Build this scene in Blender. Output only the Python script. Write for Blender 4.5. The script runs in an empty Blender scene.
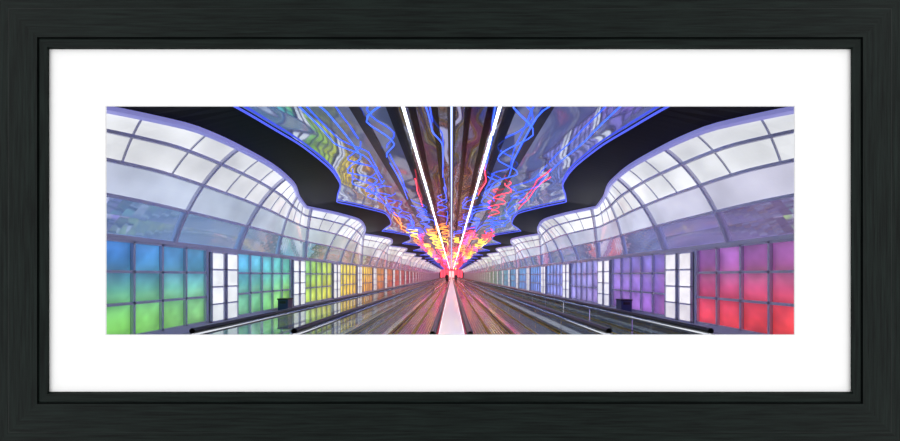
import bpy, math, random
import numpy as np
from mathutils import Vector
random.seed(7)
sc=bpy.context.scene
sc.view_settings.view_transform='Standard'
sc.view_settings.look='None'
sc.view_settings.exposure=0
F=350.0; VX=451.5; VY=275.5; CH=1.5; W=7.0; LEN=200.0; D=3.2; Y0=D+.1
def lin(c):
    return tuple(((v/255.)/12.92 if v/255.<=.04045 else ((v/255.+.055)/1.055)**2.4) for v in c)
# ---------------- materials
def mat(name,base=(.5,.5,.5),rough=.5,metal=0,emit=None,es=0,coat=0,spec=.5):
    m=bpy.data.materials.new(name); m.use_nodes=True
    b=m.node_tree.nodes['Principled BSDF']
    b.inputs['Base Color'].default_value=(*base,1); b.inputs['Roughness'].default_value=rough
    b.inputs['Metallic'].default_value=metal; b.inputs['Specular IOR Level'].default_value=spec
    if emit: 
        b.inputs['Emission Color'].default_value=(*emit,1); b.inputs['Emission Strength'].default_value=es
    b.inputs['Coat Weight'].default_value=coat
    return m
def nodes(m): return m.node_tree.nodes,m.node_tree.links,m.node_tree.nodes['Principled BSDF']
def attr_emit(name,base=(.05,.05,.06),rough=.2,es=1.0,noise=.25,nscale=3,metal=0):
    m=mat(name,base,rough,metal); n,l,b=nodes(m)
    a=n.new('ShaderNodeAttribute'); a.attribute_name='Col'
    tc=n.new('ShaderNodeTexCoord'); nz=n.new('ShaderNodeTexNoise'); nz.inputs['Scale'].default_value=nscale
    l.new(tc.outputs['Object'],nz.inputs['Vector'])
    mr=n.new('ShaderNodeMapRange'); mr.inputs[1].default_value=.3; mr.inputs[2].default_value=.7
    mr.inputs[3].default_value=1-noise; mr.inputs[4].default_value=1+noise
    l.new(nz.outputs['Fac'],mr.inputs[0])
    mm=n.new('ShaderNodeMath'); mm.operation='MULTIPLY'; mm.inputs[1].default_value=es
    l.new(mr.outputs[0],mm.inputs[0]); l.new(mm.outputs[0],b.inputs['Emission Strength'])
    l.new(a.outputs['Color'],b.inputs['Emission Color'])
    return m
M={}
M['tile']=attr_emit('backlit_colour_glass',(.10,.10,.11),.08,.92,.3,1.3)
M['canopy']=attr_emit('backlit_canopy_glass',(.3,.3,.33),.08,.97,.22,.8)
M['canopy_low']=attr_emit('tinted_canopy_glass',(.70,.73,.82),.05,.58,.16,1.0,.8)
M['white']=attr_emit('white_light_panel',(.5,.5,.5),.3,1.0,.12,3)
M['mull']=mat('painted_mullion',lin((220,220,238)),.3)
M['rib']=mat('silver_rib',lin((225,225,248)),.3)
M['rim']=mat('rim_cove_light',lin((215,215,245)),.3,0,lin((135,135,215)),.55)
M['black']=mat('black_soffit',(.002,.002,.003),.45,spec=.10)
M['blackgloss']=mat('black_gloss',(.003,.003,.005),.12)
M['blackmat']=mat('black_rubber',(.008,.008,.01),.3)
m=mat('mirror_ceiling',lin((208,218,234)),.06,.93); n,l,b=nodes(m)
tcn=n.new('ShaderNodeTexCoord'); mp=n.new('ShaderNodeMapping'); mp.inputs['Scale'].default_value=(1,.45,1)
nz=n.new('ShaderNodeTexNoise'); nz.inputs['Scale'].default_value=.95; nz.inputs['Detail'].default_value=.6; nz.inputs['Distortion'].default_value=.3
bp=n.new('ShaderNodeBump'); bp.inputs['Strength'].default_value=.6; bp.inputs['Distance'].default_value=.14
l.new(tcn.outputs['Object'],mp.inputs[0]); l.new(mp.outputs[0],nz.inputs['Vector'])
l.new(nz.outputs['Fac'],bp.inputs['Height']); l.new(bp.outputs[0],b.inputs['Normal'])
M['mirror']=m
M['floor']=mat('polished_floor',lin((190,198,222)),.05,.0,coat=1)
M['steel']=mat('brushed_steel',lin((225,229,238)),.12,.9)
M['deck']=mat('white_deck',lin((255,254,255)),.3,.0,lin((255,240,248)),.38,coat=.3)  # emission stands in for light falling on the deck; it is no lamp
M['tread']=mat('walkway_tread',lin((70,74,88)),.16,.6)
M['treadrib']=mat('tread_rib',lin((190,196,210)),.18,.8)
M['yellow']=mat('yellow_line',lin((255,205,30)),.4)
M['red']=mat('red_line',lin((215,35,50)),.4)
M['shell']=mat('dark_shell',(.02,.02,.025),.8)
M['bin']=mat('bin_blue',lin((45,60,105)),.3)
g=mat('balustrade_glass',lin((150,180,175)),.05); n,l,b=nodes(g)
tr=n.new('ShaderNodeBsdfTransparent'); tr.inputs[0].default_value=(.93,.97,.96,1)
gl=n.new('ShaderNodeBsdfGlossy'); gl.inputs['Roughness'].default_value=.03; gl.inputs['Color'].default_value=(.9,.97,.96,1)
mx=n.new('ShaderNodeMixShader'); fr=n.new('ShaderNodeFresnel'); fr.inputs[0].default_value=1.6
ad=n.new('ShaderNodeMath'); ad.operation='ADD'; ad.inputs[1].default_value=.14; ad.use_clamp=True
l.new(fr.outputs[0],ad.inputs[0]); l.new(ad.outputs[0],mx.inputs[0]); l.new(tr.outputs[0],mx.inputs[1]); l.new(gl.outputs[0],mx.inputs[2])
l.new(mx.outputs[0],n['Material Output'].inputs[0]); M['glass']=g
def neon(name,c,s): return mat(name,(.1,.1,.1),.4,0,c,s)
M['n_blue']=neon('neon_blue',(.02,.09,1.0),2.6)
M['n_edge']=neon('neon_edge_blue',(.08,.12,1.0),1.1)
M['n_cyan']=neon('neon_cyan',(.1,.4,1.0),2.0)
M['n_purple']=neon('neon_purple',(.45,.08,1.0),2.2)
M['n_red']=neon('neon_red',(1.0,.03,.07),3.2)
M['n_pink']=neon('neon_pink',(1.0,.06,.30),3.2)
M['n_orange']=neon('neon_orange',(1.0,.24,.02),3.2)
M['n_yellow']=neon('neon_yellow',(1.0,.65,.05),3.8)
M['striplight']=neon('strip_light',(.90,.93,1.0),8.0)
M['centrelight']=neon('centre_light',(.35,.45,1.0),2.5)
M['endglow']=neon('end_panel',(1.0,.07,.12),1.6)
M['endwhite']=neon('end_panel_pink',(1.0,.35,.35),2.2)
# ---------------- mesh builder
class MB:
    def __init__(s): s.v=[];s.f=[];s.m=[];s.c=[];s.mats=[]
    def mi(s,k):
        if k not in s.mats: s.mats.append(k)
        return s.mats.index(k)
    def poly(s,pts,k,cols=None):
        i=len(s.v); s.v+= [tuple(p) for p in pts]; s.f.append(tuple(range(i,i+len(pts)))); s.m.append(s.mi(k))
        s.c.append(cols if cols else [(1,1,1)]*len(pts))
    def box(s,a,b,k,col=(1,1,1)):
        x0,x1=sorted((a[0],b[0]));y0,y1=sorted((a[1],b[1]));z0,z1=sorted((a[2],b[2]))
        i=len(s.v)
        s.v+=[(x0,y0,z0),(x1,y0,z0),(x1,y1,z0),(x0,y1,z0),(x0,y0,z1),(x1,y0,z1),(x1,y1,z1),(x0,y1,z1)]
        for q in [(0,3,2,1),(4,5,6,7),(0,1,5,4),(1,2,6,5),(2,3,7,6),(3,0,4,7)]:
            s.f.append(tuple(i+j for j in q)); s.m.append(s.mi(k)); s.c.append([col]*4)
    def tube(s,pts,r,k,ns=6,flat=1.0):
        P=[Vector(p) for p in pts]; rings=[]
        for j,p in enumerate(P):
            t=(P[min(j+1,len(P)-1)]-P[max(j-1,0)]).normalized()
            up=Vector((0,0,1)) if abs(t.z)<.95 else Vector((0,1,0))
            a=t.cross(up).normalized(); b2=a.cross(t).normalized()
            i=len(s.v); rings.append(i)
            for q in range(ns):
                an=2*math.pi*(q+.5)/ns
                s.v.append(tuple(p+a*math.cos(an)*r+b2*math.sin(an)*r*flat))
        for j in range(len(P)-1):
            for q in range(ns):
                q2=(q+1)%ns
                s.f.append((rings[j]+q,rings[j]+q2,rings[j+1]+q2,rings[j+1]+q)); s.m.append(s.mi(k)); s.c.append([(1,1,1)]*4)
    def build(s,name,parent=None,smooth=False):
        me=bpy.data.meshes.new(name); me.from_pydata(s.v,[],s.f)
        for k in s.mats: me.materials.append(M[k])
        me.polygons.foreach_set('material_index',s.m)
        ca=me.color_attributes.new('Col','FLOAT_COLOR','CORNER')
        flat=[]
        for cs in s.c:
            for c in cs: flat+= [c[0],c[1],c[2],1.0]
        ca.data.foreach_set('color',flat)
        if smooth: me.polygons.foreach_set('use_smooth',[True]*len(s.f))
        me.update()
        o=bpy.data.objects.new(name,me); sc.collection.objects.link(o)
        if parent: o.parent=parent
        return o
def empty(name):
    o=bpy.data.objects.new(name,None); sc.collection.objects.link(o); return o
# ---------------- wave curves
def hermite(T,x):
    xs=[t[0] for t in T]; ys=[t[1] for t in T]
    if x<=xs[0]: return ys[0]
    if x>=xs[-1]: return ys[-1]
    i=max(j for j in range(len(xs)-1) if xs[j]<=x)
    def sl(j):
        if j==0: return (ys[1]-ys[0])/(xs[1]-xs[0])
        if j==len(xs)-1: return (ys[-1]-ys[-2])/(xs[-1]-xs[-2])
        a=(ys[j]-ys[j-1])/(xs[j]-xs[j-1]); b=(ys[j+1]-ys[j])/(xs[j+1]-xs[j])
        return 0 if a*b<=0 else 2*a*b/(a+b)
    h=xs[i+1]-xs[i]; t=(x-xs[i])/h
    return (2*t**3-3*t*t+1)*ys[i]+(t**3-2*t*t+t)*h*sl(i)+(-2*t**3+3*t*t)*ys[i+1]+(t**3-t*t)*h*sl(i+1)
ZC=5.0; ZR=4.75; ZW=2.35
PER=10.7
TC=[(6,4.75),(7.29,4.38),(8.17,4.2),(9.42,3.98),(10.9,3.92),(12.9,4.15),(15.0,4.9),(16.4,5.4)]
TR=[(6.6,6.9),(7.09,6.2),(7.7,5.6),(8.75,5.36),(10.04,5.28),(11.9,5.5),(14.4,6.3),(16.4,6.85)]
tc=[(0,5.4),(.11,4.6),(.31,3.7),(.62,4.0),(.87,4.9),(1,5.4)]
trr=[(0,6.85),(.17,5.9),(.36,5.38),(.62,5.75),(.87,6.4),(1,6.85)]
def XC(y):
    return hermite(TC,y) if y<16.4 else hermite(tc,((y-16.4)/PER)%1)
def XR(y):
    return hermite(TR,y) if y<16.4 else hermite(trr,((y-16.4)/PER)%1)
ys=[Y0]
while ys[-1]<LEN: ys.append(min(LEN,ys[-1]+(.2 if ys[-1]<30 else (.5 if ys[-1]<90 else 1.0))))
# ---------------- colours
def ramp(T,y):
    if y<=T[0][0]: return np.array(T[0][1],float)
    for a,b in zip(T,T[1:]):
        if y<=b[0]:
            t=(y-a[0])/(b[0]-a[0]); return np.array(a[1],float)*(1-t)+np.array(b[1],float)*t
    return np.array(T[-1][1],float)
LT=[(7,(45,115,205)),(10,(80,165,220)),(12,(80,175,225)),(15,(90,195,180)),(18,(150,205,80)),(23,(255,230,80)),(30,(255,195,50)),(42,(250,110,40)),(60,(240,50,50)),(110,(230,40,90))]
LB=[(7,(115,205,75)),(10,(125,205,120)),(12,(105,195,150)),(15,(130,205,80)),(18,(195,220,80)),(23,(250,210,60)),(30,(250,160,50)),(42,(240,90,40)),(60,(230,40,60)),(110,(230,40,90))]
RT=[(7,(160,80,165)),(10,(140,75,170)),(12,(115,100,200)),(15,(135,120,215)),(18,(150,150,230)),(23,(130,150,235)),(30,(100,160,235)),(42,(90,180,220)),(60,(150,200,120)),(110,(240,120,60))]
RB=[(7,(250,50,50)),(10,(235,50,75)),(12,(140,85,185)),(15,(150,100,200)),(18,(160,140,220)),(23,(140,140,230)),(30,(110,140,230)),(42,(90,170,220)),(60,(150,200,120)),(110,(240,120,60))]
def wallcol(side,y,z,mixg=.10):
    t=min(1,max(0,(z-.3)/1.8)); t=t*t*(3-2*t)
    a,b=(LT,LB) if side<0 else (RT,RB)
    c=ramp(a,y)*t+ramp(b,y)*(1-t)
    c=c*(1-mixg)+np.array((215,220,230))*mixg
    return lin(c)
# ---------------- walls
rows=[(.20,.86),(.92,1.55),(1.61,2.21)]
S0=10.0-3.8-5.24
for side,nm in ((-1,'left'),(1,'right')):
    mb=MB(); wb=MB()
    x=side*W; xo=side*(W+.06)
    mb.box((side*(W+.1),Y0,0),(side*(W+.2),LEN,ZW),'shell')
    mb.box((side*(W-.02),Y0,0),(xo,LEN,.15),'mull')
    mb.box((side*(W-.05),Y0,2.26),(xo,LEN,ZW),'mull')
    s=S0
    while s<LEN:
        e=s+3.8
        for c in range(5):
            a=s+.76*c; b=a+.76
            if b<Y0+.05 : continue
            a=max(a,Y0)
            if b>LEN: break
            for (z0,z1) in rows:
                br=random.uniform(.8,1.2)
                K=4 if s<60 else 1
                for i in range(K):
                    for j in range(K):
                        p=[]; cc=[]
                        for (di,dj) in ((0,0),(1,0),(1,1),(0,1)):
                            u=(i+di)/K; v=(j+dj)/K
                            yy=a+.03+(b-a-.06)*u; zz=z0+(z1-z0)*v
                            edge=.74+.5*(1-max(abs(u-.5),abs(v-.5))*2)**.6 if K>1 else 1.0
                            p.append((xo,yy,zz)); cc.append(tuple(q*br*edge for q in wallcol(side,yy,zz)))
                        mb.poly(p,'tile',cc)
            mb.box((side*(W-.01),b-.025,.15),(xo,b+.025,2.26),'mull')
        for z in (.17,.89,1.58,2.24):
            mb.box((side*(W-.01),max(s,Y0),z-.03),(xo,max(Y0,min(e,LEN)),z+.03),'mull')
        for (a,b) in ((e+.1,e+.68),(e+.78,e+1.36)):
            if b>LEN or a<Y0: continue
            for i in range(4):
                z0=.14+i*.51
                t=wallcol(side,a,1.3)
                k2=random.uniform(.82,1.02)
                col=tuple((.86+.10*q)*k2 for q in t) if i else tuple(.62+.12*q for q in t)
                wb.box((side*(W-.03),a+.04,z0+.03),(side*(W-.06),b-.04,z0+.48),'white',col)
                wb.box((side*(W-.01),a,z0),(side*(W-.09),b,z0+.03),'mull')
            wb.box((side*(W-.01),a,.14),(side*(W-.09),a+.04,2.18),'mull')
            wb.box((side*(W-.01),b-.04,.14),(side*(W-.09),b,2.18),'mull')
            wb.box((side*(W-.01),a,.02),(side*(W-.03),b,2.18),'rib')
        if e+1.44<LEN: mb.box((side*(W-.005),max(e,Y0),.0),(xo,e+1.44,2.26),'rib')
        s+=5.24
    mb.build('wall_'+nm); wb.build('window_%d'%(1 if side<0 else 2))
# ---------------- canopies
def cano(side,y,u):
    xr=XR(y); a=1-math.cos(u*math.pi/2); b=math.sin(u*math.pi/2)
    return (side*(W-(W-xr)*(.55*u+.45*a)),y,ZW+(ZR-ZW)*(.6*u+.4*b))
US=[0,.27,.52,.76,1.0]
TP=5.24/2
for side,nm in ((-1,'left'),(1,'right')):
    mb=MB(); rb=MB()
    lines=[]; q=S0
    while q<LEN: lines.append(q); q+=TP
    for r in range(len(US)-1):
        u0,u1=US[r],US[r+1]
        for i in range(len(ys)-1):
            ya,yb=ys[i],ys[i+1]
            k=int((ya-S0)/TP); random.seed(k*31+r*7+(side>0)*1000)
            v=random.uniform(.72,1.12)
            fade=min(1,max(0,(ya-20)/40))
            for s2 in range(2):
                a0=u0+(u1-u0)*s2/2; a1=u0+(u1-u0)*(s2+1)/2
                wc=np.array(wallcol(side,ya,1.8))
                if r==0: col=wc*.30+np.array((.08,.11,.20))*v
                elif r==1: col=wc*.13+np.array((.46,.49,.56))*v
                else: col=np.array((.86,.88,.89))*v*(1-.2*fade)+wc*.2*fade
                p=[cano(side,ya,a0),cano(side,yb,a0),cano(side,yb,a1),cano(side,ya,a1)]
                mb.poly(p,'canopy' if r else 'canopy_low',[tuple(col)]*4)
    go=mb.build('glass_panels')
    for u in US[1:-1]:
        rb.tube([tuple(np.array(cano(side,y,u))+np.array((-side*.03,0,-.03))) for y in ys],.05,'rib',4)
    rb.tube([tuple(np.array(cano(side,y,1))+np.array((0,0,-.03))) for y in ys],.09,'rim',6)
    for q in lines:
        if q<Y0+.1: continue
        rb.tube([tuple(np.array(cano(side,q,j/10))+np.array((-side*.03,0,-.02))) for j in range(11)],.05 if (int((q-S0)/TP+.5)%2) else .08,'rib',4)
        if q<40:
            for dq in (TP/3,2*TP/3):
                rb.tube([tuple(np.array(cano(side,q+dq,.52+j/10*.48))+np.array((-side*.01,0,-.01))) for j in range(11)],.02,'mull',4)
    ro=rb.build('ribs')
    e=empty('ceiling_canopy')
    go.parent=e; ro.parent=e
# ---------------- central ceiling
mb=MB()
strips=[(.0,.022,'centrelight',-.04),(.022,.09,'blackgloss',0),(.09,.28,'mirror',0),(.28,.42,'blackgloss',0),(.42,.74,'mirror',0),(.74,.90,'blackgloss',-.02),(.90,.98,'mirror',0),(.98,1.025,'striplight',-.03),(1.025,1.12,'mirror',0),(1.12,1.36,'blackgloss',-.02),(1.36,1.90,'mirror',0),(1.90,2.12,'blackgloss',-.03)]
for sd in (-1,1):
    for a,b,k,dz in strips:
        if dz<0: mb.box((sd*a,Y0,ZC+dz),(sd*b,LEN,ZC+.02),k)
        else: mb.poly([(sd*a,Y0,ZC),(sd*b,Y0,ZC),(sd*b,LEN,ZC),(sd*a,LEN,ZC)],k)
    for i in range(len(ys)-1):
        ya,yb=ys[i],ys[i+1]
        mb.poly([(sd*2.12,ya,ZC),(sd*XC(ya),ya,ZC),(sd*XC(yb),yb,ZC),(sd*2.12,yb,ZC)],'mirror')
        mb.poly([(sd*XC(ya),ya,ZC-.02),(sd*XR(ya),ya,ZR),(sd*XR(yb),yb,ZR),(sd*XC(yb),yb,ZC-.02)],'black')
mb.build('ceiling')
mb=MB()
mb.box((-W-.4,Y0,5.3),(W+.4,LEN,5.4),'shell')
for sd in (-1,1): mb.box((sd*(W+.3),Y0,-.1),(sd*(W+.4),LEN,5.4),'shell')
mb.build('roof')  # unseen outer box, added to keep world light out of the tunnel
mb=MB(); mb.box((-W-.3,LEN,-.1),(W+.3,LEN+.2,5.4),'shell')
mb.box((-6.5,LEN-.05,.3),(6.5,LEN,4.9),'endglow')
mb.box((-1.6,LEN-.08,.3),(1.6,LEN-.05,4.0),'endwhite')
for i in range(9): mb.box((-6.5+i*1.6,LEN-.12,.0),(-6.3+i*1.6,LEN-.05,4.9),'blackmat')
mb.build('wall_back')
# ---------------- neon sculpture
ne=empty('neon_light_sculpture')
def zonemat(y,r):
    if y<12: return 'n_blue'
    if y<20: return 'n_blue' if r<.68 else ('n_red' if r<.93 else 'n_purple')
    if y<28: return 'n_blue' if r<.35 else ('n_purple' if r<.45 else ('n_orange' if r<.65 else 'n_red'))
    if y<60: return 'n_orange' if r<.22 else ('n_red' if r<.5 else ('n_yellow' if r<.75 else 'n_pink'))
    return 'n_red' if r<.45 else ('n_pink' if r<.8 else 'n_yellow')
random.seed(21)
nb=MB()
for sd in (-1,1):
    for base in (.55,1.25,1.7,2.5,3.2,3.4):
        y=Y0+random.uniform(0,.5) if base not in (3.4,1.25) else 12; x=base; zz=ZC-random.uniform(.10,.2)
        d=random.choice((-1,1))
        while y<(LEN-4 if base in (1.7,) else 85):
            L=random.uniform(5,9) if y<9 else random.uniform(2.5,7); pts=[]; y1=y+L
            k=zonemat(y+1.5,random.random())
            px,py=x,y; pts.append((sd*px,py,zz))
            while py<y1:
                r=random.random()
                if r<.4: hop=random.uniform(1.2,2.8); dx=random.uniform(-.15,.15)
                else: hop=random.uniform(.8,1.7); d=-d; dx=d*random.uniform(.35,.9)
                tx=min(base+.7,max(base-.7,px+dx)); tx=max(.22,min(3.62,tx)); ty=py+hop
                for t in (.2,.4,.6,.8,1):
                    e2=t*t*(3-2*t)
                    pts.append((sd*(px+(tx-px)*e2),py+(ty-py)*t,zz+.03*math.sin(t*3.14)))
                px,py=tx,ty
            nb.tube(pts,.016 if y<20 else (.024 if y<60 else .035),k,6)
            x,y=px,py+random.uniform(.05,1.5)
nb.build('neon_tubes',ne,True)
nb=MB()
for sd in (-1,1):
    nb.tube([(sd*(XC(y)-.02),y,ZC-.06) for y in ys if y<LEN-1],.03,'n_edge',6)
nb.build('edge_neon_tube',ne,True)
# ---------------- floor
mb=MB()
mb.box((-W-.3,Y0,-.1),(W+.3,LEN,0),'floor')
mb.build('floor')
ya,yb=Y0+.1,LEN-4
mc=empty('walkway_divider')
mb=MB()
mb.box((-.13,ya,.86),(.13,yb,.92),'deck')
for sd in (-1,1):
    mb.box((sd*.13,ya,.86),(sd*.15,yb,.925),'red')
mb.build('deck_cover',mc)
for sd,nn in ((-1,'left'),(1,'right')):
    mb=MB(); mb.box((sd*.16,ya,.15),(sd*.175,yb,.9),'steel'); mb.box((sd*.15,ya,0),(sd*.3,yb,.15),'steel'); mb.build('panel_'+nn,mc)
    mb=MB(); mb.tube([(sd*.185,ya,.93),(sd*.185,yb,.93)],.030,'blackmat',8); mb.build('handrail_'+nn,mc,True)
def walkway(sd,xi,xo,inner=False):
    e=empty('moving_walkway')
    b=MB()
    b.box((sd*xi,ya,0),(sd*xo,yb,.03),'tread')
    nrib=max(6,int((xo-xi)/.075))
    for i in range(nrib):
        xx=xi+.1+(xo-xi-.2)*i/(nrib-1)
        b.box((sd*(xx-.014),ya,.03),(sd*(xx+.014),yb,.045),'treadrib')
    b.build('tread_belt',e)
    b=MB(); b.box((sd*(xi+.02),ya,.03),(sd*(xi+.08),yb,.055),'yellow'); b.box((sd*(xo-.10),ya,.03),(sd*(xo-.04),yb,.055),'yellow')
    if xi<1: b.box((sd*.92,ya,.03),(sd*.995,yb,.055),'yellow')
    b.build('edge_lines',e)
    xx=xo
    b=MB(); b.box((sd*xx,ya,0),(sd*(xx+.14),yb,.16),'steel'); b.build('skirt',e)
    b=MB(); y=ya
    while y<yb-1.4:
        p=sd*(xx+.07); b.poly([(p,y,.16),(p,y+1.47,.16),(p,y+1.47,.93),(p,y,.93)],'glass'); y+=1.5
    b.build('glass_balustrade',e)
    b=MB()
    b.box((sd*(xx+.035),ya,.90),(sd*(xx+.105),yb,.935),'steel')
    b.tube([(sd*(xx+.07),ya,.96),(sd*(xx+.07),yb,.96)],.03,'blackmat',8)
    b.build('handrail',e,True)
for sd in (-1,1):
    walkway(sd,.32,1.46); walkway(sd,1.62,2.45)
def bin_(x,y):
    b=MB(); w=.2
    b.box((x-w,y-w,.04),(x+w,y+w,.55),'bin'); b.box((x-w-.02,y-w-.02,.55),(x+w+.02,y+w+.02,.6),'blackmat')
    b.box((x-w*.6,y-w-.025,.4),(x+w*.6,y-w,.5),'blackmat'); b.box((x-w+.04,y-w+.04,0),(x+w-.04,y+w-.04,.04),'blackmat')
    b.build('trash_bin')
bin_(-6.6,13.9); bin_(6.6,13.4)
# ---------------- people
M['skin']=mat('skin',lin((190,140,115)),.5)
M['coat']=mat('dark_coat',lin((28,30,38)),.8)
M['coat2']=mat('grey_jacket',lin((70,74,88)),.8)
M['trou']=mat('dark_trousers',lin((22,24,32)),.8)
M['hair']=mat('hair',lin((35,25,20)),.6)
def skinmesh(name,V,E,R,k,parent,root=0,lv=1):
    me=bpy.data.meshes.new(name); me.from_pydata(V,E,[]); me.materials.append(M[k])
    o=bpy.data.objects.new(name,me); sc.collection.objects.link(o); o.parent=parent
    s=o.modifiers.new('skin','SKIN'); 
    for i,v in enumerate(me.skin_vertices[0].data):
        v.radius=(R[i] if isinstance(R[i],tuple) else (R[i],R[i])); v.use_root=(i==root)
    o.modifiers.new('sub','SUBSURF').levels=lv; o.modifiers['sub'].render_levels=lv
    return o
def person(x,y,z,st,coat,face):
    e=empty('person'); e.location=(x,y,z); e.rotation_euler=(0,0,face)
    V=[(0,0,.94),(0,0,1.12),(0,0,1.33),(0,0,1.46),(0,-.01,1.53),
       (-.18,0,1.42),(-.22,.03+st*.3,1.14),(-.23,-.06+st*.4,.88),
       (.18,0,1.42),(.22,.03-st*.3,1.14),(.23,-.06-st*.4,.88),
       (-.10,0,.88),(-.10,-st*.5-.02,.50),(-.10,-st,.10),(-.10,-st-.14,.04),
       (.10,0,.88),(.10,st*.4,.50),(.10,st,.10),(.10,st-.13,.04)]
    E=[(0,1),(1,2),(2,3),(3,4),(3,5),(5,6),(6,7),(3,8),(8,9),(9,10),(0,11),(11,12),(12,13),(13,14),(0,15),(15,16),(16,17),(17,18)]
    R=[(.15,.11),(.14,.10),(.17,.11),(.09,.08),.055,.07,.05,.038,.07,.05,.038,.09,.065,.045,.035,.09,.065,.045,.035]
    b=skinmesh('body',V,E,R,coat,e)
    b.data.materials.append(M['trou'])
    H=[(0,0,1.50),(0,-.01,1.58),(0,-.01,1.68),(0,0,1.74)]
    skinmesh('head',H,[(0,1),(1,2),(2,3)],[.05,(.065,.075),(.078,.09),(.05,.06)],'skin',e)
    skinmesh('hair',[(0,.03,1.60),(0,.025,1.70),(0,.005,1.765)],[(0,1),(1,2)],[(.07,.07),(.083,.085),(.055,.07)],'hair',e)
    skinmesh('nose',[(0,-.085,1.66),(0,-.105,1.635)],[(0,1)],[.01,.014],'skin',e)
    for sgn,nn in ((-1,'left'),(1,'right')):
        a=V[7] if sgn<0 else V[10]
        P=[a,(a[0],a[1]-.02,a[2]-.08)]; EE=[(0,1)]; RR=[.03,.032]
        for f in range(4):
            i=len(P); P+= [(a[0],a[1]-.05+.02*f,a[2]-.12),(a[0],a[1]-.055+.02*f,a[2]-.165+.004*abs(f-1))]; EE+=[(1,i),(i,i+1)]; RR+=[.009,.007]
        i=len(P); P.append((a[0]-sgn*.01,a[1]-.07,a[2]-.09)); EE.append((0,i)); RR.append(.01)
        skinmesh('hand_'+nn,P,EE,RR,'skin',e)
person(-.6,46,.045,.22,'coat',math.pi); person(.7,56,.045,.18,'coat2',0)
# ---------------- picture frame & mat (window to the tunnel)
def PX(px,py,y=D): k=y/F; return ((px-VX)*k,(VY-py)*k+CH)
def wood(name,sx,sz):
    m=mat(name,(.01,.013,.012),.6,spec=.08); n,l,b=nodes(m)
    tc=n.new('ShaderNodeTexCoord'); mp=n.new('ShaderNodeMapping'); mp.inputs['Scale'].default_value=(sx,1,sz)
    nz=n.new('ShaderNodeTexNoise'); nz.inputs['Scale'].default_value=7; nz.inputs['Detail'].default_value=6; nz.inputs['Roughness'].default_value=.65
    cr=n.new('ShaderNodeValToRGB'); cr.color_ramp.elements[0].position=.35; cr.color_ramp.elements[1].position=.72
    cr.color_ramp.elements[0].color=(*lin((9,14,13)),1); cr.color_ramp.elements[1].color=(*lin((26,36,33)),1)
    l.new(tc.outputs['Object'],mp.inputs[0]); l.new(mp.outputs[0],nz.inputs['Vector']); l.new(nz.outputs['Fac'],cr.inputs[0])
    l.new(cr.outputs[0],b.inputs['Base Color'])
    bp=n.new('ShaderNodeBump'); bp.inputs['Strength'].default_value=.3; bp.inputs['Distance'].default_value=.01
    l.new(nz.outputs['Fac'],bp.inputs['Height']); l.new(bp.outputs[0],b.inputs['Normal'])
    return m
M['wood_h']=wood('black_wood_horizontal',.25,6); M['wood_v']=wood('black_wood_vertical',6,.25)
M['groove']=mat('frame_groove',(.002,.003,.003),.8,spec=.05)
M['matboard']=mat('white_matboard',(.95,.95,.95),.9,spec=0)
M['matcore']=mat('matboard_bevel',(.8,.8,.8),.9)
fe=empty('picture_frame')
prof=[(-6,D+.01),(-6,D-.04),(8,D-.04),(9,D-.045),(37,D-.045),(38.5,D-.03),(40,D-.04),(47,D-.035),(49.3,D-.008)]
mb=MB()
def ring(ins,y):
    k=y/F
    x0,x1=(ins-VX)*k,(900-ins-VX)*k; z1=(VY-ins)*k+CH; z0=(VY-(441-ins))*k+CH
    return [(x0,y,z0),(x1,y,z0),(x1,y,z1),(x0,y,z1)]
for (a,ya_),(b2,yb_) in zip(prof,prof[1:]):
    A,B=ring(a,ya_),ring(b2,yb_)
    for i in range(4):
        j=(i+1)%4
        mb.poly([A[i],A[j],B[j],B[i]],'groove' if a in (37,) else ('wood_h' if i in (0,2) else 'wood_v'))
mb.build('moulding',fe)
mb=MB()
def rect(px0,py0,px1,py1,y):
    x0,z1=PX(px0,py0,D); x1,z0=PX(px1,py1,D); return [(x0,y,z0),(x1,y,z0),(x1,y,z1),(x0,y,z1)]
O=rect(30,30,870,411,D-.006); I=rect(106,106,794.6,335,D-.006); C=rect(106.6,106.6,794,334.4,D)
for i in range(4):
    j=(i+1)%4; mb.poly([O[i],O[j],I[j],I[i]],'matboard'); mb.poly([I[i],I[j],C[j],C[i]],'matcore')
mb.build('mat_board',fe)
mb=MB()
C=rect(103,103,797,338,D+.01); C2=rect(80,80,820,360,Y0)
B=[(-W-.4,D+.01,-.1),(W+.4,D+.01,-.1),(W+.4,D+.01,5.4),(-W-.4,D+.01,5.4)]
for i in range(4):
    j=(i+1)%4
    mb.poly([C[i],C[j],B[j],B[i]],'shell')
    B2=[(p[0],Y0,p[2]) for p in B]
    mb.poly([C2[i],C2[j],B2[j],B2[i]],'shell'); mb.poly([C[i],C[j],C2[j],C2[i]],'shell'); mb.poly([B[i],B[j],B2[j],B2[i]],'shell')
mb.build('wall_front')  # added dark sheet around the opening, hidden, shuts world light out
# ---------------- world & camera
w=bpy.data.worlds.new('World'); sc.world=w; w.use_nodes=True
bg=w.node_tree.nodes['Background']; bg.inputs[0].default_value=(1,1,1,1); bg.inputs[1].default_value=1.1
cam=bpy.data.cameras.new('camera'); co=bpy.data.objects.new('camera',cam); sc.collection.objects.link(co)
co.location=(0,0,CH); co.rotation_euler=(math.pi/2,0,0)
cam.sensor_width=36; cam.lens=F/900*36; cam.shift_x=-(VX-450)/900; cam.shift_y=(VY-220.5)/900; cam.clip_end=500
sc.camera=co
